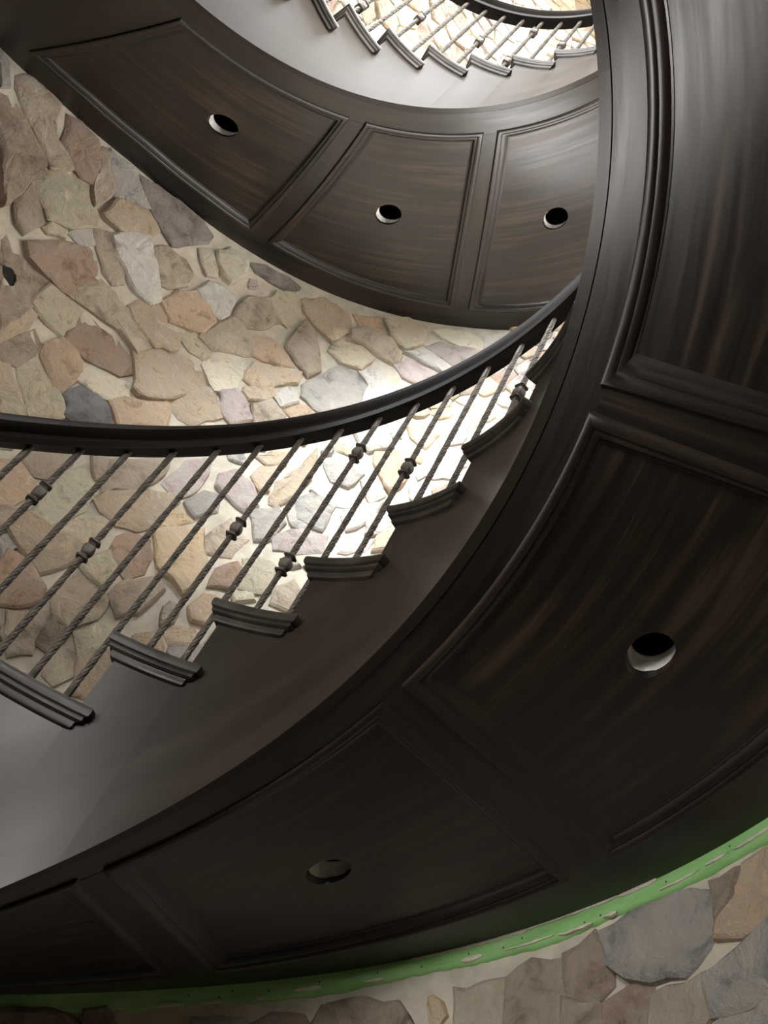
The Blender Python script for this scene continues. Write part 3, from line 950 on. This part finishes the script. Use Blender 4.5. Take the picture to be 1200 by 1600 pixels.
('c',[(-21.9,1.958),(-21.9,2.1),(-22.3,2.258),(-21.2,2.405),(-18.5,2.362),(-17.5,2.291),(-17.3,2.163),(-18.3,2.048),(-19,1.981),(-20.8,1.952)]),
('k',[(-22.2,1.812),(-22,1.94),(-19.2,1.962),(-15.2,1.996),(-13.8,1.947),(-14.1,1.854),(-16,1.733),(-18,1.765),(-20.2,1.778)]),
('r',[(-20.2,1.645),(-20.4,1.726),(-16.9,1.722),(-14.5,1.682),(-13.7,1.619),(-15.4,1.524),(-17,1.492)]),
('b',[(-17.4,2.003),(-16.8,2.105),(-14.8,2.199),(-13.5,2.2),(-12.9,2.065),(-15.1,2.014)]),
('k',[(-16.8,2.265),(-16.1,2.363),(-13.2,2.51),(-10.2,2.581),(-8.4,2.573),(-8.5,2.409),(-10.2,2.267),(-12.6,2.222),(-15.2,2.233)]),
('t',[(-21.1,2.457),(-19.4,2.517),(-18.4,2.398),(-18.8,2.371)]),
('t',[(-19.1,2.531),(-13.4,2.781),(-12.5,2.674),(-13.5,2.528),(-15.9,2.414),(-16.9,2.331)]),
('r',[(-11.3,2.148),(-9.9,2.236),(-7.8,2.267),(-6.4,2.21),(-5.9,2.071),(-7,1.975),(-9.1,2.02),(-10.8,2.062)]),
('b',[(-12.6,1.893),(-11.9,1.977),(-11,2.056),(-9,1.996),(-8.7,1.87),(-11,1.874)]),
('t',[(-12.6,1.674),(-12.5,1.848),(-8.5,1.846),(-7.1,1.821),(-6.9,1.703),(-8.7,1.589),(-11.2,1.611)]),
('t',[(-7.3,1.86),(-6.6,1.964),(-4,2.08),(-2.4,2.028),(-3.1,1.845),(-4.8,1.774)]),
('n',[(-10.7,1.439),(-11.3,1.603),(-8.5,1.583),(-8.4,1.503),(-9,1.436)]),
('t',[(-15.4,1.481),(-13.5,1.55),(-11.8,1.592),(-11.3,1.472),(-10.2,1.382),(-12.1,1.318),(-14.1,1.38)]),
('b',[(-7.5,1.58),(-6.3,1.667),(-4.3,1.69),(-3.7,1.643),(-4.5,1.569),(-5.5,1.493)]),
('t',[(-7.9,1.378),(-7.1,1.48),(-5.8,1.474),(-4.8,1.393),(-5.8,1.317),(-7.3,1.335)]),
('k',[(-5.3,1.483),(-3.8,1.531),(-2.5,1.613),(-1.9,1.475),(-1.8,1.343),(-3.3,1.325)]),
('t',[(-25,1.88),(-24.1,1.906),(-22.3,1.953),(-22.3,1.843),(-22.7,1.768)]),
('g',[(-22.4,1.755),(-22,1.794),(-20.3,1.766),(-20.7,1.728),(-20.4,1.658)]),
('t',[(-16.5,1.467),(-16,1.485),(-14.2,1.376),(-14.2,1.355)]),
('p',[(-11.6,2.633),(-11.1,2.858),(-8.6,2.995),(-7.7,2.879),(-7.7,2.723),(-8.7,2.608)]),
('g',[(-7.4,2.612),(-6.3,2.743),(-4.3,2.781),(-3.4,2.676),(-5,2.562)]),
('p',[(-6,2.914),(-4.6,3.016),(-1.4,2.996),(0.9,2.881),(-0.2,2.782),(-2.9,2.816),(-5.4,2.837)]),
('y',[(-8.1,2.314),(-6.5,2.396),(-3.1,2.524),(-1.4,2.394),(0.1,2.33),(0.8,2.144),(0.1,2.079),(-2.1,2.122),(-4.6,2.149)]),
('y',[(-7.6,2.541),(-4.9,2.521),(-6.5,2.431),(-8.1,2.367),(-8.1,2.467)]),
('k',[(1.4,3.125),(3,3.315),(3.3,3.535),(5.3,3.268),(4.7,3.083),(3.6,2.951),(2.3,2.943)]),
('k',[(-3.6,3.222),(-1.3,3.34),(0.5,3.424),(0.6,3.277),(-1.4,3.208)]),
('k',[(-1.9,3.156),(-0,3.237),(1,3.027),(-0.1,2.991),(-2,3.059)]),
('t',[(-1.8,2.493),(-0.8,2.67),(2.8,2.604),(2.3,2.449),(-0.6,2.392)]),
('g',[(1,2.791),(3.9,2.928),(5.8,2.843),(5.4,2.682),(3.9,2.638)]),
('g',[(4.9,2.958),(6.7,3.126),(10,3.152),(9.9,2.926),(7.5,2.86)]),
('r',[(2.1,2.32),(3.7,2.421),(5.1,2.378),(5.1,2.248),(2.5,2.203)]),
('b',[(4.4,2.467),(6.3,2.534),(8.9,2.518),(9.8,2.352),(7.7,2.3),(6.1,2.286)]),
('o',[(2.1,2.031),(2.8,2.134),(4.5,2.155),(5.6,2.061),(5,1.987),(3.6,1.964)]),
('b',[(5.6,2.234),(7.7,2.286),(8.7,2.248),(6.9,2.192)]),
('p',[(5.6,2.715),(8.6,2.859),(12.2,2.891),(13.1,2.764),(9.7,2.68),(7.1,2.639)]),
('t',[(10.8,2.389),(12.1,2.486),(14.3,2.39),(13.9,2.29),(11.2,2.282)]),
('w',[(6.3,3.864),(9.6,4.046),(11.8,3.932),(13.5,3.868),(10.7,3.738),(8.7,3.767)]),
('g',[(10.5,4.015),(12.1,4.07),(13.7,3.979),(12.2,3.942)]),
('o',[(11.7,3.742),(14.9,3.861),(17.7,3.704),(18,3.532),(16.8,3.464),(12.7,3.645)]),
('g',[(5.6,3.468),(8,3.558),(11.7,3.518),(10.8,3.356),(8.3,3.347)]),
('w',[(6.5,3.194),(8.4,3.309),(12.5,3.321),(13,3.217),(9.9,3.155)]),
('g',[(5.6,3.053),(7,3.151),(10.7,3.138),(11.2,2.929),(7.5,2.922)]),
('g',[(12.5,3.44),(15.3,3.488),(16.6,3.42),(15.3,3.294)]),
('k',[(13.8,4.112),(17,4.211),(19.1,4.126),(18.5,3.966),(15.6,4.027)]),
('k',[(22,4.472),(25.3,4.565),(26.4,4.464),(24.3,4.304)]),
('p',[(19.9,4.273),(23.1,4.287),(23.5,4.12),(21.3,4.064)]),
('w',[(12.8,3.117),(14.9,3.274),(16.9,3.33),(16.2,3.124),(14.6,3.012)]),
('p',[(16.7,3.136),(18.2,3.38),(20.4,3.255),(19.2,3.099),(17.5,3.026)]),
('w',[(20.8,3.93),(23.4,4.014),(25.8,3.946),(24.9,3.755),(22.1,3.714)]),
('p',[(16.3,2.971),(18.8,3.018),(18.3,2.899),(15.5,2.821)]),
('k',[(19.2,3.071),(20.9,3.208),(21.1,2.975),(19.5,2.925)]),
('o',[(76,1.172),(77.4,1.326),(79.8,1.393),(80.3,1.198),(78,1.136),(75.9,1.128)]),
('n',[(75.1,1.271),(77.2,1.313),(76.7,1.236),(75.7,1.172)]),
('g',[(65.3,1.101),(69.1,1.2),(72.4,1.259),(74.7,1.254),(75.4,1.172),(74.8,1.093),(73,1.012),(70.7,0.99),(68.7,0.986),(66.8,1.005)]),
('n',[(62,1.014),(64.4,1.097),(66,1.035),(66.8,0.956),(65.7,0.903),(63.1,0.903)]),
('n',[(66.4,0.883),(68.1,0.931),(69.3,0.976),(70.6,0.959),(70.8,0.885),(70.7,0.819),(66.9,0.796)]),
('g',[(75.4,1.011),(77.9,1.073),(80.4,1.175),(82,1.051),(79.4,0.948),(76.2,0.914)]),
('t',[(71.3,0.931),(74.9,1.01),(75.7,0.912),(74.7,0.84),(71.6,0.824)]),
('t',[(57.1,0.9),(58.8,0.975),(61.7,1.003),(62.7,0.884),(63.5,0.771),(58.6,0.729)]),
('t',[(52.3,0.822),(56.7,0.893),(58.3,0.727),(53.9,0.684)]),
('t',[(63.1,0.878),(66.1,0.885),(66.7,0.794),(63.8,0.774)]),
('g',[(78.8,0.927),(81.5,0.991),(82.2,0.865),(76.1,0.846),(76.8,0.895)]),
('r',[(33.6,0.468),(35.5,0.531),(38.1,0.559),(39.4,0.535),(39.8,0.487),(34.7,0.415)]),
('n',[(39.9,0.63),(42.7,0.675),(46.7,0.718),(49,0.67),(49.4,0.609),(40.5,0.497),(39.6,0.553)]),
('g',[(28,0.41),(32.9,0.485),(34.3,0.41),(29.2,0.332)]),
('n',[(10.5,0.134),(14.7,0.208),(17.8,0.216),(19.1,0.163),(12.3,0.047)]),
('n',[(17.8,0.262),(19.6,0.293),(20.8,0.266),(21.9,0.21),(19.6,0.173)]),
]

HOLE_STONE = 15
RM = 2.4

def inside(pt, poly):
    x, y = pt
    c = False
    n = len(poly)
    for i in range(n):
        x0, y0 = poly[i]
        x1, y1 = poly[(i + 1) % n]
        if (y0 > y) != (y1 > y) and x < (x1 - x0) * (y - y0) / (y1 - y0) + x0: c = not c
    return c

def stone_geo(poly, r_, hole=None, prism=0.05):
    """poly in (arc, z); returns verts, faces"""
    # roughen the outline
    pts = []
    n = len(poly)
    for i in range(n):
        (x0, y0), (x1, y1) = poly[i], poly[(i + 1) % n]
        L = math.hypot(x1 - x0, y1 - y0)
        k = max(1, int(L / 0.055))
        for q in range(k):
            u = q / k
            j = 0.011 if q else 0.004
            pts.append((x0 + (x1 - x0) * u + r_.uniform(-j, j), y0 + (y1 - y0) * u + r_.uniform(-j, j)))
    cx = sum(p[0] for p in pts) / len(pts)
    cy = sum(p[1] for p in pts) / len(pts)
    tx, ty = r_.uniform(-0.08, 0.08), r_.uniform(-0.13, 0.05)
    if hole: cx, cy = hole[0], hole[1]
    def w(x, y, d):
        fd = deg(x / RM)
        return cyl(rwall(fd, y) - d, fd, y)
    def depth(x, y, d): return d + (x - cx) * tx + (y - cy) * ty
    V = []
    m = len(pts)
    def ring(ins, d, jit=0.0):
        for x, y in pts:
            L = math.hypot(x - cx, y - cy) or 1e-6
            s = max(0.45 if ins > 0.08 else 0.7 if ins > 0.03 else 0.85, 1 - ins / L)
            X, Y = cx + (x - cx) * s, cy + (y - cy) * s
            dd = depth(X, Y, d) if d > 0 else d
            V.append(w(X, Y, max(dd, -0.004) + r_.uniform(-jit, jit) if d > 0 else d))
    ring(-0.004, -0.02)
    ring(0.0, prism * 0.55, 0.004)
    ring(0.014, prism * 0.9, 0.005)
    ring(0.045, prism * 1.0, 0.007)
    ring(0.11, prism * 1.03, 0.005)
    F = []
    for q in range(4):
        F += [(q * m + i, q * m + (i + 1) % m, (q + 1) * m + (i + 1) % m, (q + 1) * m + i) for i in range(m)]
    b = 4 * m
    if hole:
        hr = hole[2]
        ang = [math.atan2(p[1] - cy, p[0] - cx) for p in pts]
        for d in (prism, -0.06):
            for a in ang:
                V.append(w(cx + hr * math.cos(a) * r_.uniform(0.9, 1.05), cy + hr * math.sin(a) * r_.uniform(0.9, 1.05), d))
        for q in (4, 5):
            F += [(q * m + i, q * m + (i + 1) % m, (q + 1) * m + (i + 1) % m, (q + 1) * m + i) for i in range(m)]
    else:
        V.append(w(cx, cy, max(depth(cx, cy, prism * 1.04) + r_.uniform(-0.003, 0.004), 0.004)))
        F += [(b + i, b + (i + 1) % m, 5 * m) for i in range(m)]
    return V, F

def shrink(poly, d):
    cx = sum(p[0] for p in poly) / len(poly)
    cy = sum(p[1] for p in poly) / len(poly)
    out = []
    for x, y in poly:
        L = math.hypot(x - cx, y - cy) or 1e-6
        s = max(0.2, 1 - d / L)
        out.append((cx + (x - cx) * s, cy + (y - cy) * s))
    return out

def proj(p):
    d = [p[i] - CAM_O[i] for i in range(3)]
    w = sum(d[i] * CAM_F[i] for i in range(3))
    if w < 0.1: return None
    return (600 + FPX * sum(d[i] * CAM_R[i] for i in range(3)) / w, 800 - FPX * sum(d[i] * CAM_U[i] for i in range(3)) / w)

def build_stones():
    polys, sites = [], []
    n_ind = 0
    for k, (c, pl_) in enumerate(STONES):
        poly = [(rad(f) * RM, z) for f, z in pl_]
        poly = shrink(poly, -0.020)
        polys.append(poly)
        r_ = random.Random(1000 + k)
        hole = None
        if k == HOLE_STONE: hole = (rad(-45.4) * RM, 2.899, 0.058)
        V, F = stone_geo(poly, r_, hole, r_.uniform(0.012, 0.046))
        o = obj('stone', V, F, M_stone[c], wall, ang=28)
        n_ind += 1
        if hole:
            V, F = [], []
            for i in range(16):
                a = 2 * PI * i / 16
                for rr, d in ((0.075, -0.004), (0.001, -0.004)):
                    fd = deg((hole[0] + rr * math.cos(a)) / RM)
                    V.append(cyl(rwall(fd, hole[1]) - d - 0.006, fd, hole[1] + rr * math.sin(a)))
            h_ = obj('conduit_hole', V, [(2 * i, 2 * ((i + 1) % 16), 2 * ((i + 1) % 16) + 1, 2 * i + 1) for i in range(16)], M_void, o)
            h_['label'] = 'round dark hole drilled through a brown stone'
        for i in range(len(poly)):
            (x0, y0), (x1, y1) = poly[i], poly[(i + 1) % len(poly)]
            L = math.hypot(x1 - x0, y1 - y0)
            q = max(1, int(L / 0.05))
            for j in range(q):
                sites.append((x0 + (x1 - x0) * j / q, y0 + (y1 - y0) * j / q))
    boxes = [(min(p[0] for p in q), min(p[1] for p in q), max(p[0] for p in q), max(p[1] for p in q)) for q in polys]
    # green strip keeps stones away
    for i in range(500):
        f = rad(-30 + 150 * i / 500)
        for dz in (0.0, -0.05): sites.append((f * RM, low.zf(f) + dz))
    # opening of the tall window
    seeds = []
    sp = 0.30
    r2 = random.Random(5)
    a0, a1 = rad(-112) * RM, rad(122) * RM
    ni, nj = int((a1 - a0) / sp), int(14.4 / sp)
    cell = {}
    def put(x, y): cell.setdefault((int(math.floor(x / 0.25)), int(math.floor(y / 0.25))), []).append((x, y))
    for x, y in sites: put(x, y)
    def near(x, y, R):
        i0, j0, k = int(math.floor(x / 0.25)), int(math.floor(y / 0.25)), int(R / 0.25) + 1
        return [q for i in range(i0 - k, i0 + k + 1) for j in range(j0 - k, j0 + k + 1) for q in cell.get((i, j), ())]
    def blocked(x, y):
        fd = deg(x / RM)
        for w in WIN.values():
            if w[0] - 3 < fd < w[1] + 3 and w[2] - 0.1 < y < w[3] + 0.1: return True
        return False
    for i in range(ni):
        for j in range(nj):
            x = a0 + sp * (i + 0.5 + 0.5 * (j % 2)) + r2.uniform(-0.11, 0.11)
            y = -0.2 + sp * (j + 0.5) + r2.uniform(-0.11, 0.11)
            if y > 14.1 or blocked(x, y): continue
            fd = deg(x / RM)
            f = rad(fd)
            if -20 < fd < 120 and low.zf(f) - 0.08 < y < low.zf(f) + 0.95: continue
            if any(bx[0] < x < bx[2] and bx[1] < y < bx[3] and inside((x, y), q) for bx, q in zip(boxes, polys)): continue
            if any((x - u) ** 2 + (y - v) ** 2 < 0.065 ** 2 for u, v in near(x, y, 0.1)): continue
            seeds.append((x, y))
    for s in seeds: put(*s)
    # small stones wedged into the remaining gaps
    for _ in range(14000):
        x, y = r2.uniform(rad(-72) * RM, rad(60) * RM), r2.uniform(0.4, 5.6)
        f = x / RM
        if blocked(x, y): continue
        if low.zf(f) - 0.2 < y < low.zf(f) + 0.8: continue
        wx, wy, _z = cyl(2.44, deg(f), 0)
        if y > upp.zf(math.atan2(wx - UX, wy - UY)) - 0.13: continue
        if any((x - u) ** 2 + (y - v) ** 2 < 0.05 ** 2 for u, v in near(x, y, 0.1)): continue
        if any(bx[0] < x < bx[2] and bx[1] < y < bx[3] and inside((x, y), q) for bx, q in zip(boxes, polys)): continue
        if any((x - u) ** 2 + (y - v) ** 2 < 0.15 ** 2 for u, v in seeds if abs(x - u) < 0.15): continue
        seeds.append((x, y))
        put(x, y)
    cand = []
    for sx, sy in seeds:
        poly = [(sx - 0.4, sy - 0.4), (sx + 0.4, sy - 0.4), (sx + 0.4, sy + 0.4), (sx - 0.4, sy + 0.4)]
        for u, v in near(sx, sy, 0.75):
            dx, dy = u - sx, v - sy
            D = dx * dx + dy * dy
            if D < 1e-9 or D > 0.64: continue
            mx, my = sx + dx / 2, sy + dy / 2
            out = []
            n = len(poly)
            for i in range(n):
                p, q = poly[i], poly[(i + 1) % n]
                a = (p[0] - mx) * dx + (p[1] - my) * dy
                b = (q[0] - mx) * dx + (q[1] - my) * dy
                if a <= 0: out.append(p)
                if (a < 0) != (b < 0) and abs(a - b) > 1e-12:
                    t = a / (a - b)
                    out.append((p[0] + (q[0] - p[0]) * t, p[1] + (q[1] - p[1]) * t))
            poly = out
            if len(poly) < 3: break
        if len(poly) < 3: continue
        # drop slivers
        area = abs(sum(poly[i][0] * poly[(i + 1) % len(poly)][1] - poly[(i + 1) % len(poly)][0] * poly[i][1] for i in range(len(poly)))) / 2
        if area < 0.006: continue
        cl = [poly[0]]
        for p in poly[1:]:
            if math.hypot(p[0] - cl[-1][0], p[1] - cl[-1][1]) > 0.025: cl.append(p)
        if len(cl) < 3: continue
        fd = deg(sx / RM)
        px = proj(cyl(2.4, fd, sy))
        vis = px is not None and -40 < px[0] < 1240 and -40 < px[1] < 1640
        score = 9
        if vis:
            x, y = px
            if y > 60 + 0.75 * x - 40 and y < 1150 - 0.6 * x + 60 and y > 60: score = 0     # open wall between the flights
            elif x > 540 and x < 940 and y < 130: score = 1                                  # wall seen over the upper flight
            elif y > 1560 - max(0, x - 500) * 0.35: score = 0                                # below the green strip
            else: score = 3
        cand.append((score, -area, cl))
    cand.sort(key=lambda q: (q[0], q[1]))
    kinds = 'bttkkggnnoprcwyk'
    Vr, Fr, Mr = [], [], []
    order = list(M_stone.keys())
    for q, (score, _, poly) in enumerate(cand):
        r_ = random.Random(9000 + q)
        V, F = stone_geo(shrink(poly, 0.006), r_, None, r_.uniform(0.012, 0.04))
        c = r_.choice(kinds)
        if n_ind < 300 and score < 9:
            obj('stone', V, F, M_stone[c], wall, ang=28)
            n_ind += 1
        else:
            b = len(Vr)
            Vr += V
            Fr += [tuple(b + i for i in f) for f in F]
            Mr += [order.index(c)] * len(F)
    if Vr:
        o = obj('stone_courses', Vr, Fr, [M_stone[c] for c in order], wall, ang=28, fmat=Mr)
        o['kind'] = 'stuff'
        o['label'] = 'remaining fieldstones higher up and round the wall'
build_stones()

# roof light over the well
V, F = [], []
N = 48
for r, z in ((1.45, 14.36), (1.45, 14.46), (1.30, 14.46), (1.30, 14.36)):
    for i in range(N): V.append(cyl(r, 360 * i / N, z))
for q in range(4):
    F += [(q * N + i, q * N + (i + 1) % N, ((q + 1) % 4) * N + (i + 1) % N, ((q + 1) % 4) * N + i) for i in range(N)]
sk = obj('window_4', V, F, M_white, None, ang=40)
tag(sk, 'round roof light in the ceiling over the stairwell', 'window', kind='structure')
V = [cyl(1.32, 360 * i / N, 14.42) for i in range(N)] + [cyl(1.32, 360 * i / N, 14.43) for i in range(N)]
obj('pane', V, [tuple(range(N)), tuple(reversed(range(N, 2 * N)))] + [(i, (i + 1) % N, N + (i + 1) % N, N + i) for i in range(N)], M_glass, sk, smooth=False)
